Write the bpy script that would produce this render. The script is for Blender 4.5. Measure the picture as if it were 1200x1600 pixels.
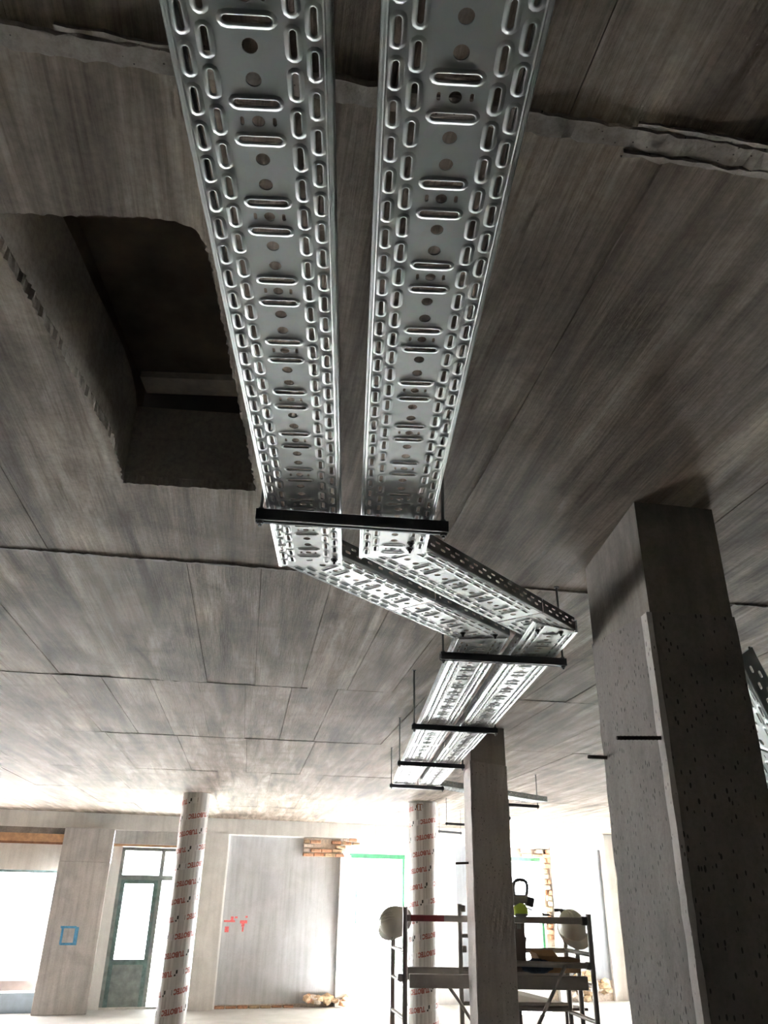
import bpy, bmesh, math, random
from math import sin, cos, pi, radians, hypot, atan2
from mathutils import Vector, Matrix
from mathutils.geometry import delaunay_2d_cdt

random.seed(7)
S = bpy.context.scene
COL = S.collection
for o in list(bpy.data.objects):
    bpy.data.objects.remove(o)

# ------------------------------------------------------------------ camera
cam_d = bpy.data.cameras.new('camera')
cam_d.sensor_fit = 'VERTICAL'
cam_d.sensor_height = 32.0
cam_d.lens = 24.0
cam_d.clip_start = 0.02
cam_d.clip_end = 300
cam = bpy.data.objects.new('camera', cam_d)
COL.objects.link(cam)
cam.matrix_world = Matrix(((0.99891, -0.03485, -0.03261, 0), (-0.04462, -0.44236, -0.89573, 0),
                           (0.01679, 0.89616, -0.44341, 0), (0, 0, 0, 1)))
S.camera = cam

# ------------------------------------------------------------------ sky, sun, exposure
SKY = 3.2
SUN = 120.0
world = bpy.data.worlds.new('sky')
S.world = world
world.use_nodes = True
wn = world.node_tree.nodes
wn['Background'].inputs['Color'].default_value = (0.90, 0.95, 1.0, 1)
wn['Background'].inputs['Strength'].default_value = SKY
sun_d = bpy.data.lights.new('sun', 'SUN')
sun_d.energy = SUN
sun_d.angle = radians(1.0)
sun_d.color = (1.0, 0.985, 0.97)
sun = bpy.data.objects.new('sun', sun_d)
COL.objects.link(sun)
sun.rotation_euler = Vector((.12, .76, .60)).to_track_quat('Z', 'Y').to_euler()     # sun over the street, in front and to the right
S.view_settings.view_transform = 'Standard'
S.view_settings.look = 'None'
S.view_settings.exposure = 2.76
S.view_settings.gamma = 1.0
S.view_settings.use_curve_mapping = False
cy = S.cycles
cy.use_denoising = True
cy.max_bounces = 14
cy.diffuse_bounces = 8
cy.glossy_bounces = 5
cy.transparent_max_bounces = 12
cy.caustics_reflective = False
cy.caustics_refractive = False
cy.sample_clamp_indirect = 12.0

# ------------------------------------------------------------------ levels
H = 0.872       # underside of the cable trays (camera height is 0)
CE = 1.183      # underside of the slab
FL = -1.85      # floor

# ------------------------------------------------------------------ materials
def new_mat(name):
    m = bpy.data.materials.new(name)
    m.use_nodes = True
    nt = m.node_tree
    b = nt.nodes['Principled BSDF']
    return m, nt, b

def N(nt, t, **kw):
    n = nt.nodes.new(t)
    for k, v in kw.items():
        setattr(n, k, v)
    return n

def ramp(nt, src, stops):
    r = N(nt, 'ShaderNodeValToRGB')
    e = r.color_ramp.elements
    e[0].position, e[0].color = stops[0][0], (*stops[0][1], 1)
    e[1].position, e[1].color = stops[-1][0], (*stops[-1][1], 1)
    for p, c in stops[1:-1]:
        x = e.new(p)
        x.color = (*c, 1)
    nt.links.new(src, r.inputs[0])
    return r.outputs[0]

def mixc(nt, mode, fac, a, b):
    n = N(nt, 'ShaderNodeMix', data_type='RGBA', blend_type=mode)
    for s, v in ((n.inputs[0], fac), (n.inputs[6], a), (n.inputs[7], b)):
        if hasattr(v, 'is_output'):
            nt.links.new(v, s)
        elif isinstance(v, (int, float)):
            s.default_value = v
        else:
            s.default_value = (*v, 1)
    return n.outputs[2]

def noise(nt, vec, scale, detail=4.0, rough=0.6, dist=0.0):
    n = N(nt, 'ShaderNodeTexNoise')
    n.inputs['Scale'].default_value = scale
    n.inputs['Detail'].default_value = detail
    n.inputs['Roughness'].default_value = rough
    n.inputs['Distortion'].default_value = dist
    nt.links.new(vec, n.inputs['Vector'])
    return n.outputs[0]

def mapped(nt, scale=(1, 1, 1), rot=0.0, src=None):
    if src is None:
        src = N(nt, 'ShaderNodeNewGeometry').outputs['Position']
    mp = N(nt, 'ShaderNodeMapping')
    mp.inputs['Scale'].default_value = scale
    mp.inputs['Rotation'].default_value = (0, 0, rot)
    nt.links.new(src, mp.inputs['Vector'])
    return mp.outputs[0]

def bump(nt, b, h, strength, dist=0.01):
    n = N(nt, 'ShaderNodeBump')
    n.inputs['Strength'].default_value = strength
    n.inputs['Distance'].default_value = dist
    nt.links.new(h, n.inputs['Height'])
    nt.links.new(n.outputs[0], b.inputs['Normal'])

def plain(name, col, rough=0.6, metal=0.0, var=0.12, scale=9.0, spec=0.5):
    m, nt, b = new_mat(name)
    v = mapped(nt)
    f = noise(nt, v, scale, 5.0)
    c = ramp(nt, f, [(0.3, tuple(x * (1 - var) for x in col)), (0.7, tuple(min(1, x * (1 + var)) for x in col))])
    nt.links.new(c, b.inputs['Base Color'])
    b.inputs['Roughness'].default_value = rough
    b.inputs['Metallic'].default_value = metal
    b.inputs['Specular IOR Level'].default_value = spec
    return m

PHI = radians(6.8)      # direction of the formwork boards in plan

def mat_ceiling():
    m, nt, b = new_mat('board_marked_concrete')
    pos = N(nt, 'ShaderNodeNewGeometry').outputs['Position']
    rv = mapped(nt, (1, 1, 1), -PHI, pos)
    def st(sx, sy):
        mp = N(nt, 'ShaderNodeMapping')
        mp.inputs['Scale'].default_value = (sx, sy, 1)
        nt.links.new(rv, mp.inputs['Vector'])
        return mp.outputs[0]
    streak = noise(nt, st(9, 0.8), 1.0, 5.0, 0.62, 0.5)
    fine = noise(nt, st(130, 4), 1.0, 4.0, 0.65, 0.3)
    blot = noise(nt, rv, 2.6, 6.0, 0.62, 0.6)
    grit = noise(nt, rv, 55, 5.0, 0.7)
    oi = N(nt, 'ShaderNodeObjectInfo')
    c = ramp(nt, streak, [(0.30, (0.105, 0.080, 0.063)), (0.5, (0.262, 0.214, 0.178)), (0.68, (0.46, 0.395, 0.34))])
    c = mixc(nt, 'MULTIPLY', 0.75, c, ramp(nt, blot, [(0.28, (0.45, 0.42, 0.37)), (0.5, (0.95, 0.94, 0.92)), (0.72, (1.3, 1.27, 1.22))]))
    c = mixc(nt, 'MULTIPLY', 0.7, c, ramp(nt, fine, [(0.3, (0.62, 0.60, 0.58)), (0.52, (1, 1, 1)), (0.75, (1.25, 1.22, 1.2))]))
    c = mixc(nt, 'MULTIPLY', 0.45, c, ramp(nt, grit, [(0.3, (0.6, 0.6, 0.6)), (0.6, (1.15, 1.15, 1.15))]))
    c = mixc(nt, 'MULTIPLY', 1.0, c, ramp(nt, oi.outputs['Random'], [(0.0, (0.84, 0.83, 0.81)), (1.0, (1.08, 1.07, 1.05))]))
    nt.links.new(c, b.inputs['Base Color'])
    b.inputs['Roughness'].default_value = 0.85
    b.inputs['Specular IOR Level'].default_value = 0.25
    hgt = N(nt, 'ShaderNodeMath', operation='ADD')
    nt.links.new(fine, hgt.inputs[0])
    nt.links.new(grit, hgt.inputs[1])
    bump(nt, b, hgt.outputs[0], 0.35, 0.006)
    return m

def mat_concrete(name, col, dark=0.55, pits=0.0, streaks=0.5, stain=0.5, rough=0.85):
    """cast concrete with vertical run marks, blotches and (optionally) blow holes"""
    m, nt, b = new_mat(name)
    pos = N(nt, 'ShaderNodeNewGeometry').outputs['Position']
    def st(sx, sy, sz):
        mp = N(nt, 'ShaderNodeMapping')
        mp.inputs['Scale'].default_value = (sx, sy, sz)
        nt.links.new(pos, mp.inputs['Vector'])
        return mp.outputs[0]
    blot = noise(nt, pos, 2.3, 6.0, 0.6, 0.4)
    run = noise(nt, st(14, 14, 0.9), 1.0, 4.0, 0.6, 0.2)
    grit = noise(nt, pos, 60, 4.0, 0.7)
    c = ramp(nt, blot, [(0.28, tuple(x * dark for x in col)), (0.52, col), (0.78, tuple(min(1, x * 1.18) for x in col))])
    c = mixc(nt, 'MULTIPLY', streaks, c, ramp(nt, run, [(0.3, (0.68, 0.67, 0.66)), (0.55, (1, 1, 1)), (0.75, (1.12, 1.12, 1.12))]))
    c = mixc(nt, 'MULTIPLY', stain, c, ramp(nt, grit, [(0.32, (0.75, 0.75, 0.75)), (0.6, (1.08, 1.08, 1.08))]))
    h = grit
    if pits:
        v = N(nt, 'ShaderNodeTexVoronoi')
        v.inputs['Scale'].default_value = 1.0
        nt.links.new(st(62, 62, 26), v.inputs['Vector'])
        msk = noise(nt, pos, 7.0, 2.0)
        thr = N(nt, 'ShaderNodeMath', operation='MULTIPLY')
        nt.links.new(msk, thr.inputs[0])
        thr.inputs[1].default_value = pits
        lt = N(nt, 'ShaderNodeMath', operation='LESS_THAN')
        nt.links.new(v.outputs['Distance'], lt.inputs[0])
        nt.links.new(thr.outputs[0], lt.inputs[1])
        c = mixc(nt, 'MIX', lt.outputs[0], c, tuple(x * 0.28 for x in col))
        sb = N(nt, 'ShaderNodeMath', operation='SUBTRACT')
        nt.links.new(grit, sb.inputs[0])
        nt.links.new(lt.outputs[0], sb.inputs[1])
        h = sb.outputs[0]
    nt.links.new(c, b.inputs['Base Color'])
    b.inputs['Roughness'].default_value = rough
    b.inputs['Specular IOR Level'].default_value = 0.25
    bump(nt, b, h, 0.3, 0.006)
    return m

def mat_galv():
    m, nt, b = new_mat('galvanised_steel')
    pos = N(nt, 'ShaderNodeTexCoord').outputs['Object']
    v = N(nt, 'ShaderNodeTexVoronoi')
    v.inputs['Scale'].default_value = 70
    nt.links.new(pos, v.inputs['Vector'])
    n = noise(nt, pos, 14, 5.0)
    c = ramp(nt, n, [(0.3, (0.41, 0.437, 0.437)), (0.7, (0.46, 0.487, 0.485))])
    c = mixc(nt, 'MULTIPLY', 0.05, c, v.outputs['Color'])
    nt.links.new(c, b.inputs['Base Color'])
    b.inputs['Metallic'].default_value = 1.0
    r = ramp(nt, n, [(0.3, (0.43, 0.43, 0.43)), (0.7, (0.46, 0.46, 0.46))])
    nt.links.new(r, b.inputs['Roughness'])
    return m

def mat_film():
    m, nt, b = new_mat('glossy_film_wrap')
    pos = N(nt, 'ShaderNodeTexCoord').outputs['Object']
    mp = N(nt, 'ShaderNodeMapping')
    mp.inputs['Scale'].default_value = (22, 22, 0.5)
    nt.links.new(pos, mp.inputs['Vector'])
    n = noise(nt, mp.outputs[0], 1.0, 3.0, 0.55, 0.3)
    c = ramp(nt, n, [(0.35, (0.42, 0.405, 0.395)), (0.52, (0.62, 0.605, 0.595)), (0.7, (0.74, 0.73, 0.72))])
    nt.links.new(c, b.inputs['Base Color'])
    b.inputs['Roughness'].default_value = 0.35
    b.inputs['Coat Weight'].default_value = 0.8
    b.inputs['Coat Roughness'].default_value = 0.12
    bump(nt, b, n, 0.35, 0.02)
    return m

def mat_glass(name='clear_glass', tint=(0.93, 0.97, 0.95)):
    m, nt, b = new_mat(name)
    nt.nodes.remove(b)
    out = nt.nodes['Material Output']
    tr = N(nt, 'ShaderNodeBsdfTransparent')
    tr.inputs[0].default_value = (*tint, 1)
    gl = N(nt, 'ShaderNodeBsdfGlossy')
    gl.inputs['Roughness'].default_value = 0.03
    fr = N(nt, 'ShaderNodeFresnel')
    fr.inputs[0].default_value = 1.45
    mx = N(nt, 'ShaderNodeMixShader')
    nt.links.new(fr.outputs[0], mx.inputs[0])
    nt.links.new(tr.outputs[0], mx.inputs[1])
    nt.links.new(gl.outputs[0], mx.inputs[2])
    nt.links.new(mx.outputs[0], out.inputs[0])
    return m

M = dict(
    ceiling=mat_ceiling(),
    joint=mat_concrete('rough_joint_concrete', (0.30, 0.262, 0.23), 0.5, 0.2, 0.2, 0.9),
    slab=mat_concrete('slab_edge_concrete', (0.40, 0.35, 0.305), 0.5, 0.0, 0.4, 0.9),
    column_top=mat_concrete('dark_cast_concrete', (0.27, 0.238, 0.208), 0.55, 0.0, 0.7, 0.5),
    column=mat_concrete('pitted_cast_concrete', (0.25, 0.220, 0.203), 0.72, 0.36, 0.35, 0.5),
    column_far=mat_concrete('pale_and_hazed_concrete', (0.60, 0.55, 0.53), 0.85, 0.25, 0.3, 0.3),  # haze over the far column painted as paler concrete; also the pale corner strip
    column_far_top=mat_concrete('hazed_head_concrete', (0.48, 0.435, 0.41), 0.75, 0.0, 0.5, 0.3),  # same haze painted into the far column's head
    wall_grey=mat_concrete('smooth_grey_render', (0.50, 0.515, 0.53), 0.86, 0.0, 0.5, 0.3),
    wall_blue=mat_concrete('bluish_grey_render', (0.33, 0.355, 0.38), 0.9, 0.0, 0.4, 0.2),
    wall_pier=mat_concrete('pale_pier_concrete', (0.48, 0.465, 0.45), 0.75, 0.18, 0.7, 0.4),
    wall_light=mat_concrete('light_concrete', (0.66, 0.65, 0.62), 0.85, 0.12, 0.3, 0.3),
    wall_white=mat_concrete('white_painted_render', (0.82, 0.82, 0.81), 0.92, 0.0, 0.2, 0.2),
    wall_side=mat_concrete('bare_side_wall', (0.26, 0.235, 0.21), 0.75, 0.1, 0.5, 0.4),
    floor=mat_concrete('dusty_floor_concrete', (0.59, 0.595, 0.60), 0.85, 0.0, 0.0, 0.3, 0.75),
    street=mat_concrete('pale_paving', (0.60, 0.61, 0.61), 0.9, 0.0, 0.0, 0.3),
    galv=mat_galv(),
    strut=plain('dark_strut_steel', (0.085, 0.09, 0.095), 0.5, 0.3, 0.12),
    zinc=plain('zinc_rod', (0.20, 0.20, 0.20), 0.45, 0.8, 0.1),
    bolt=plain('black_bolt', (0.03, 0.03, 0.03), 0.5, 0.6),
    rust=plain('rusty_bar', (0.055, 0.035, 0.028), 0.8, 0.2, 0.3, 60),
    film=mat_film(),
    red_ink=plain('red_ink', (0.36, 0.12, 0.10), 0.4, 0, 0.1),
    black_ink=plain('black_ink', (0.03, 0.03, 0.03), 0.4),
    white_ink=plain('pale_ink', (0.62, 0.60, 0.60), 0.4, 0, 0.05),
    blue_paint=plain('blue_spray_paint', (0.10, 0.33, 0.55), 0.7, 0, 0.25, 40),
    red_paint=plain('red_spray_paint', (0.78, 0.16, 0.16), 0.7, 0, 0.25, 40),
    timber=plain('raw_timber', (0.52, 0.31, 0.17), 0.7, 0, 0.25, 14),
    timber_dark=plain('brown_timber', (0.27, 0.13, 0.07), 0.75, 0, 0.3, 14),
    brick=plain('old_brick', (0.50, 0.28, 0.17), 0.9, 0, 0.35, 25),
    red_brick=plain('dull_red_brick', (0.24, 0.115, 0.08), 0.9, 0, 0.2, 40),
    mortar=plain('old_mortar', (0.58, 0.50, 0.42), 0.95, 0, 0.25, 30),
    stone=plain('ochre_stone', (0.52, 0.38, 0.24), 0.9, 0, 0.4, 12),
    teal=plain('flaking_teal_paint', (0.13, 0.20, 0.20), 0.55, 0, 0.35, 12),
    green=plain('mint_green_paint', (0.07, 0.30, 0.15), 0.55, 0, 0.3, 12),
    door_grey=plain('weathered_door_steel', (0.24, 0.275, 0.275), 0.5, 0, 0.3, 8),
    glass=mat_glass(),
    green_glass=plain('frosted_green_glass', (0.16, 0.30, 0.20), 0.4, 0, 0.2, 5),
    alu=plain('scuffed_aluminium', (0.33, 0.30, 0.28), 0.5, 0.6, 0.15),
    red=plain('dark_red_enamel', (0.22, 0.03, 0.04), 0.45, 0, 0.2),
    hat=plain('white_hat_plastic', (0.70, 0.66, 0.58), 0.35, 0, 0.06),
    dark=plain('dark_rubber', (0.05, 0.045, 0.045), 0.6),
    tool=plain('charcoal_plastic', (0.15, 0.148, 0.135), 0.5),
    lime=plain('lime_plastic', (0.42, 0.56, 0.03), 0.4, 0, 0.08),
    card=plain('brown_cardboard', (0.33, 0.20, 0.11), 0.85, 0, 0.12),
    navy=plain('navy_cloth', (0.03, 0.045, 0.075), 0.9, 0, 0.3, 30),
    case=plain('brown_case', (0.10, 0.075, 0.065), 0.6),
    board=plain('white_board', (0.66, 0.66, 0.65), 0.7, 0, 0.06),
    cover=plain('dark_plywood', (0.16, 0.115, 0.08), 0.8, 0, 0.35, 6),
    batten=plain('light_strip_tone', (0.86, 0.76, 0.66), 0.8, 0, 0.2, 20),  # very pale so the colour itself gives the light strip in the shaft
    sill=plain('bluish_sill', (0.40, 0.50, 0.60), 0.6, 0, 0.1),
)

# ------------------------------------------------------------------ mesh helpers
class MB:
    """collects pieces and links them as ONE mesh object"""
    def __init__(s):
        s.v, s.f, s.sm = [], [], []
    def add(s, vs, fs, smooth=False, mat=None):
        o = len(s.v)
        s.v += [tuple(mat @ Vector(p)) for p in vs] if mat is not None else [tuple(p) for p in vs]
        s.f += [tuple(i + o for i in f) for f in fs]
        s.sm += [smooth] * len(fs)
        return s
    def box(s, lo, hi, mat=None, bev=0.0):
        x0, y0, z0 = lo
        x1, y1, z1 = hi
        if bev <= 0:
            vs = [(x0, y0, z0), (x1, y0, z0), (x1, y1, z0), (x0, y1, z0), (x0, y0, z1), (x1, y0, z1), (x1, y1, z1), (x0, y1, z1)]
            fs = [(3, 2, 1, 0), (4, 5, 6, 7), (0, 1, 5, 4), (1, 2, 6, 5), (2, 3, 7, 6), (3, 0, 4, 7)]
            return s.add(vs, fs, False, mat)
        bm = bmesh.new()
        bmesh.ops.create_cube(bm, size=1.0)
        for v in bm.verts:
            v.co = Vector(((x0 + x1) / 2 + v.co.x * (x1 - x0), (y0 + y1) / 2 + v.co.y * (y1 - y0), (z0 + z1) / 2 + v.co.z * (z1 - z0)))
        bmesh.ops.bevel(bm, geom=bm.edges[:], offset=bev, segments=1, affect='EDGES', profile=0.5)
        bm.verts.index_update()
        s.add([v.co.copy() for v in bm.verts], [tuple(v.index for v in f.verts) for f in bm.faces], False, mat)
        bm.free()
        return s
    def tube(s, p0, p1, r, n=10, caps=True, r1=None):
        p0, p1 = Vector(p0), Vector(p1)
        r1 = r if r1 is None else r1
        d = (p1 - p0).normalized()
        a = d.orthogonal().normalized()
        b = d.cross(a)
        vs = []
        for p, q in ((p0, r), (p1, r1)):
            vs += [p + a * (q * cos(2 * pi * i / n)) + b * (q * sin(2 * pi * i / n)) for i in range(n)]
        s.add(vs, [(i, (i + 1) % n, n + (i + 1) % n, n + i) for i in range(n)], True)
        if caps:
            s.add(vs, [tuple(range(n))[::-1], tuple(range(n, 2 * n))])
        return s
    def path(s, pts, r, n=8):
        for a, b in zip(pts, pts[1:]):
            s.tube(a, b, r, n)
        return s
    def lathe(s, prof, n=24, mat=None, cap0=True, cap1=True):
        vs, fs = [], []
        for r, z in prof:
            vs += [(r * cos(2 * pi * i / n), r * sin(2 * pi * i / n), z) for i in range(n)]
        for k in range(len(prof) - 1):
            for i in range(n):
                j = (i + 1) % n
                fs.append((k * n + i, k * n + j, (k + 1) * n + j, (k + 1) * n + i))
        s.add(vs, fs, True, mat)
        e = []
        if cap0:
            e.append(tuple(range(n))[::-1])
        if cap1:
            e.append(tuple((len(prof) - 1) * n + i for i in range(n)))
        if e:
            s.add(vs, e, False, mat)
        return s
    def prism(s, poly, z0, z1, mat=None):
        n = len(poly)
        vs = [(x, y, z0) for x, y in poly] + [(x, y, z1) for x, y in poly]
        fs = [(i, (i + 1) % n, n + (i + 1) % n, n + i) for i in range(n)]
        fs += [tuple(range(n))[::-1], tuple(range(n, 2 * n))]
        return s.add(vs, fs, False, mat)
    def strip(s, a, b, smooth=False):
        n = len(a)
        return s.add(list(a) + list(b), [(i, i + 1, n + i + 1, n + i) for i in range(n - 1)], smooth)
    def mesh(s, name, mat):
        me = bpy.data.meshes.new(name)
        me.from_pydata(s.v, [], s.f)
        me.polygons.foreach_set('use_smooth', s.sm)
        me.materials.append(mat)
        me.update()
        return me
    def build(s, name, mat, parent=None, matrix=None):
        return link(name, s.mesh(name, mat), parent, matrix)

def link(name, me, parent=None, matrix=None):
    o = bpy.data.objects.new(name, me)
    COL.objects.link(o)
    if matrix is not None:
        o.matrix_basis = matrix
    if parent is not None:
        o.parent = parent
    return o

def tag(o, label=None, cat=None, group=None, kind=None):
    for k, v in (('label', label), ('category', cat), ('group', group), ('kind', kind)):
        if v:
            o[k] = v
    return o

def empty(name, loc=(0, 0, 0), rz=0.0, label=None, cat=None, group=None, kind=None):
    o = bpy.data.objects.new(name, None)
    o.empty_display_size = 0.1
    COL.objects.link(o)
    o.location = loc
    o.rotation_euler = (0, 0, rz)
    return tag(o, label, cat, group, kind)

def inside(p, poly):
    r = False
    for (x0, y0), (x1, y1) in zip(poly, poly[1:] + poly[:1]):
        if (y0 > p[1]) != (y1 > p[1]) and p[0] < (x1 - x0) * (p[1] - y0) / (y1 - y0) + x0:
            r = not r
    return r

def plate(outer, holes):
    """triangulated plane sheet with holes (convex outline)"""
    vs, es, own = [], [], []
    for k, loop in enumerate([outer] + holes):
        o = len(vs)
        n = len(loop)
        vs += [Vector(p) for p in loop]
        own += [k] * n
        es += [(o + i, o + (i + 1) % n) for i in range(n)]
    r = delaunay_2d_cdt(vs, es, [], 0, 1e-7)
    of = [own[q[0]] if q else -1 for q in r[3]]
    fs = []
    for f in r[2]:
        k = of[f[0]]
        if k > 0 and all(of[i] == k for i in f):
            c = sum((r[0][i] for i in f), Vector((0, 0))) / len(f)
            if inside(c, holes[k - 1]):
                continue
        fs.append(f)
    return r[0], fs

def stadium(cx, cy, half, r, along_y, n=5):
    pts = []
    for sgn, a0 in ((1, 0.0), (-1, pi)):
        for i in range(n + 1):
            a = a0 + pi * i / n
            x, y = r * cos(a), sgn * 0 + r * sin(a) + (half if sgn > 0 else -half)
            pts.append((x, y))
    if not along_y:
        pts = [(y, -x) for x, y in pts]
    return [(cx + x, cy + y) for x, y in pts]

# ------------------------------------------------------------------ ceiling
ca, sa = cos(PHI), sin(PHI)
def P(u, v):                # board frame -> plan
    return (u * ca - v * sa, u * sa + v * ca)
def UV(x, y):
    return (x * ca + y * sa, -x * sa + y * ca)

X0, X1, Y0, Y1 = -8.4, 8.8, -4.5, 19.5
hole_xy = [(-0.765, 1.13), (-0.66, 1.126), (-0.52, 1.122), (-0.42, 1.122), (-0.375, 1.128), (-0.345, 1.147), (-0.333, 1.18),
           (-0.331, 1.35), (-0.334, 1.55), (-0.336, 1.75), (-0.339, 1.95), (-0.341, 2.12), (-0.343, 2.268),
           (-0.45, 2.262), (-0.56, 2.257), (-0.68, 2.25), (-0.775, 2.243), (-0.757, 2.15), (-0.744, 2.04), (-0.738, 1.93),
           (-0.742, 1.8), (-0.75, 1.65), (-0.752, 1.5), (-0.76, 1.35), (-0.764, 1.22)]
def roughen(poly, step, amp):
    out = []
    n = len(poly)
    for i in range(n):
        a, b = Vector(poly[i]), Vector(poly[(i + 1) % n])
        k = max(1, int((b - a).length / step))
        d = (b - a).normalized()
        nn = Vector((-d.y, d.x))
        for j in range(k):
            p = a.lerp(b, j / k) + nn * random.uniform(-amp, amp)
            out.append((p.x, p.y))
    return out
hole_soffit = roughen(hole_xy, 0.009, 0.0042)

ceiling = empty('ceiling', (0, 0, CE), kind='structure')
def in_ceiling(name, mb, mat):
    o = mb.build(name, mat, ceiling)
    o.location = (0, 0, -CE)
    return o
sl = MB()
outer = [(X0 - .2, Y0 - .2), (X1 + .2, Y0 - .2), (X1 + .2, Y1), (X0 - .2, Y1)]
vs, fs = plate(outer, [hole_xy])
for z in (CE + 0.03, CE + 0.30):
    sl.add([(p.x, p.y, z) for p in vs], fs)
n = len(hole_xy)
for zs in ((CE + 0.03, CE + 0.30),):
    sl.add([(x, y, zs[0]) for x, y in hole_xy] + [(x, y, zs[1]) for x, y in hole_xy], [(i, (i + 1) % n, n + (i + 1) % n, n + i) for i in range(n)])
in_ceiling('slab', sl, M['slab'])

rows = [(-5.6, -3.3), (-3.3, -1.25), (-1.25, 0.835), (0.835, 2.965), (2.965, 5.01), (5.01, 7.0), (7.0, 9.2), (9.2, 11.2), (11.2, 13.25), (13.25, 15.3), (15.3, 17.6), (17.6, 20.5)]
offs = [0.1, 0.05, 0.13, 0.03, -0.04, 0.2, -0.08, 0.2, 0.1, 0.0, 0.1, 0.2]
def clip_room(poly):
    def clip(pl, f):
        out = []
        for i in range(len(pl)):
            a, b = pl[i], pl[(i + 1) % len(pl)]
            fa, fb = f(a), f(b)
            if fa >= 0:
                out.append(a)
            if fa * fb < 0:
                t = fa / (fa - fb)
                out.append((a[0] + t * (b[0] - a[0]), a[1] + t * (b[1] - a[1])))
        return out
    for f in (lambda p: p[0] - X0, lambda p: X1 - p[0], lambda p: p[1] - Y0, lambda p: Y1 - p[1]):
        if poly:
            poly = clip(poly, f)
    return poly
vis = {2: (-1.5, 2.0), 3: (-1.9, 2.6), 4: (-2.6, 3.4), 5: (-3.2, 4.0), 6: (-3.6, 4.9), 7: (-4.4, 5.8), 8: (-5.2, 7.0), 9: (-6, 8), 10: (-6, 9)}
hu = [UV(*p)[0] for p in hole_soffit]
hu0, hu1 = min(hu), max(hu)
for r, (v0, v1) in enumerate(rows):
    w = 0.30 if r in (2, 3, 4, 5) else 0.60
    a, b = vis.get(r, (0, 0))
    cuts = []
    if r in vis:
        k = math.floor((a - offs[r]) / w)
        while offs[r] + k * w < b:
            cuts.append(offs[r] + k * w)
            k += 1
    cuts = [-11.0] + cuts + [12.5]
    i = 0
    spans = list(zip(cuts, cuts[1:]))
    if r == 3:          # the boards round the cut opening are one patch
        keep = [s_ for s_ in spans if s_[1] <= hu0 or s_[0] >= hu1]
        hit = [s_ for s_ in spans if s_ not in keep]
        spans = keep + [(hit[0][0], hit[-1][1], 'hole')]
    for sp in spans:
        g = random.choice((0.0004, 0.0007, 0.0011, 0.002))
        poly = clip_room([P(sp[0] + g, v0 + g), P(sp[1] - g, v0 + g), P(sp[1] - g, v1 - g), P(sp[0] + g, v1 - g)])
        if len(poly) < 3:
            continue
        zz = CE + random.uniform(-0.0025, 0.0025)
        mb = MB()
        if len(sp) == 3:
            vs, fs = plate(poly, [hole_soffit])
            mb.add([(p.x, p.y, CE) for p in vs], fs)
            hn = len(hole_soffit)
            inner = [(x + random.uniform(-.002, .002), y + random.uniform(-.002, .002), CE + 0.03) for x, y in hole_soffit]
            he = MB().add([(x, y, CE) for x, y in hole_soffit] + inner, [(q, (q + 1) % hn, hn + (q + 1) % hn, hn + q) for q in range(hn)])
            in_ceiling('broken_edge', he, M['slab'])
            pn = len(poly)
            mb.add([(x, y, CE) for x, y in poly] + [(x, y, CE + .03) for x, y in poly], [(q, (q + 1) % pn, pn + (q + 1) % pn, pn + q) for q in range(pn)])
        else:
            mb.prism(poly, zz, CE + 0.03)
        in_ceiling('ceiling_panel', mb, M['ceiling'])

# ragged fins and the raised band of concrete left along the joints of the boards
def ridge(v, u0, u1, width, depth, step=0.018, wob=0.35):
    mb = MB()
    k = int((u1 - u0) / step)
    lo, hi, lo2, hi2 = [], [], [], []
    for i in range(k + 1):
        u = u0 + (u1 - u0) * i / k
        a = width * (0.5 + random.uniform(-wob, wob) * 0.5)
        b = width * (0.5 + random.uniform(-wob, wob) * 0.5)
        d = depth * random.uniform(0.55, 1.1)
        for lst, dv, z in ((lo, -a, CE + .004), (lo2, -a * .72, CE - d), (hi2, b * .72, CE - d * random.uniform(.7, 1.1)), (hi, b, CE + .004)):
            x, y = P(u, v + dv)
            lst.append((x, y, z))
    for q0, q1 in ((lo, lo2), (lo2, hi2), (hi2, hi)):
        mb.strip(q0, q1)
    return in_ceiling('joint_fin', mb, M['joint'])
ridge(0.828, -1.3, 1.6, 0.052, 0.008, wob=0.14)
ridge(0.800, -0.4, -0.12, 0.012, 0.009, wob=0.8)
ridge(0.800, 0.55, 1.5, 0.010, 0.008, wob=0.8)
ridge(0.858, 0.55, 1.4, 0.014, 0.009, wob=0.8)
ridge(2.965, -1.7, 0.35, 0.020, 0.006, wob=0.9)
ridge(2.975, 0.95, 3.0, 0.012, 0.005, wob=0.9)
ridge(5.012, -2.6, 0.3, 0.008, 0.004, wob=0.9)
ridge(5.012, 1.2, 2.8, 0.010, 0.004, wob=0.9)
ridge(7.0, -1.9, 0.9, 0.007, 0.004, wob=0.9)

mb = MB()
mb.prism(roughen([(.50, 1.270), (.556, 1.277), (.554, 1.300), (.498, 1.294)], .01, .002), CE - .002, CE + .004)
in_ceiling('brick_patch', mb, M['red_brick'])
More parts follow.
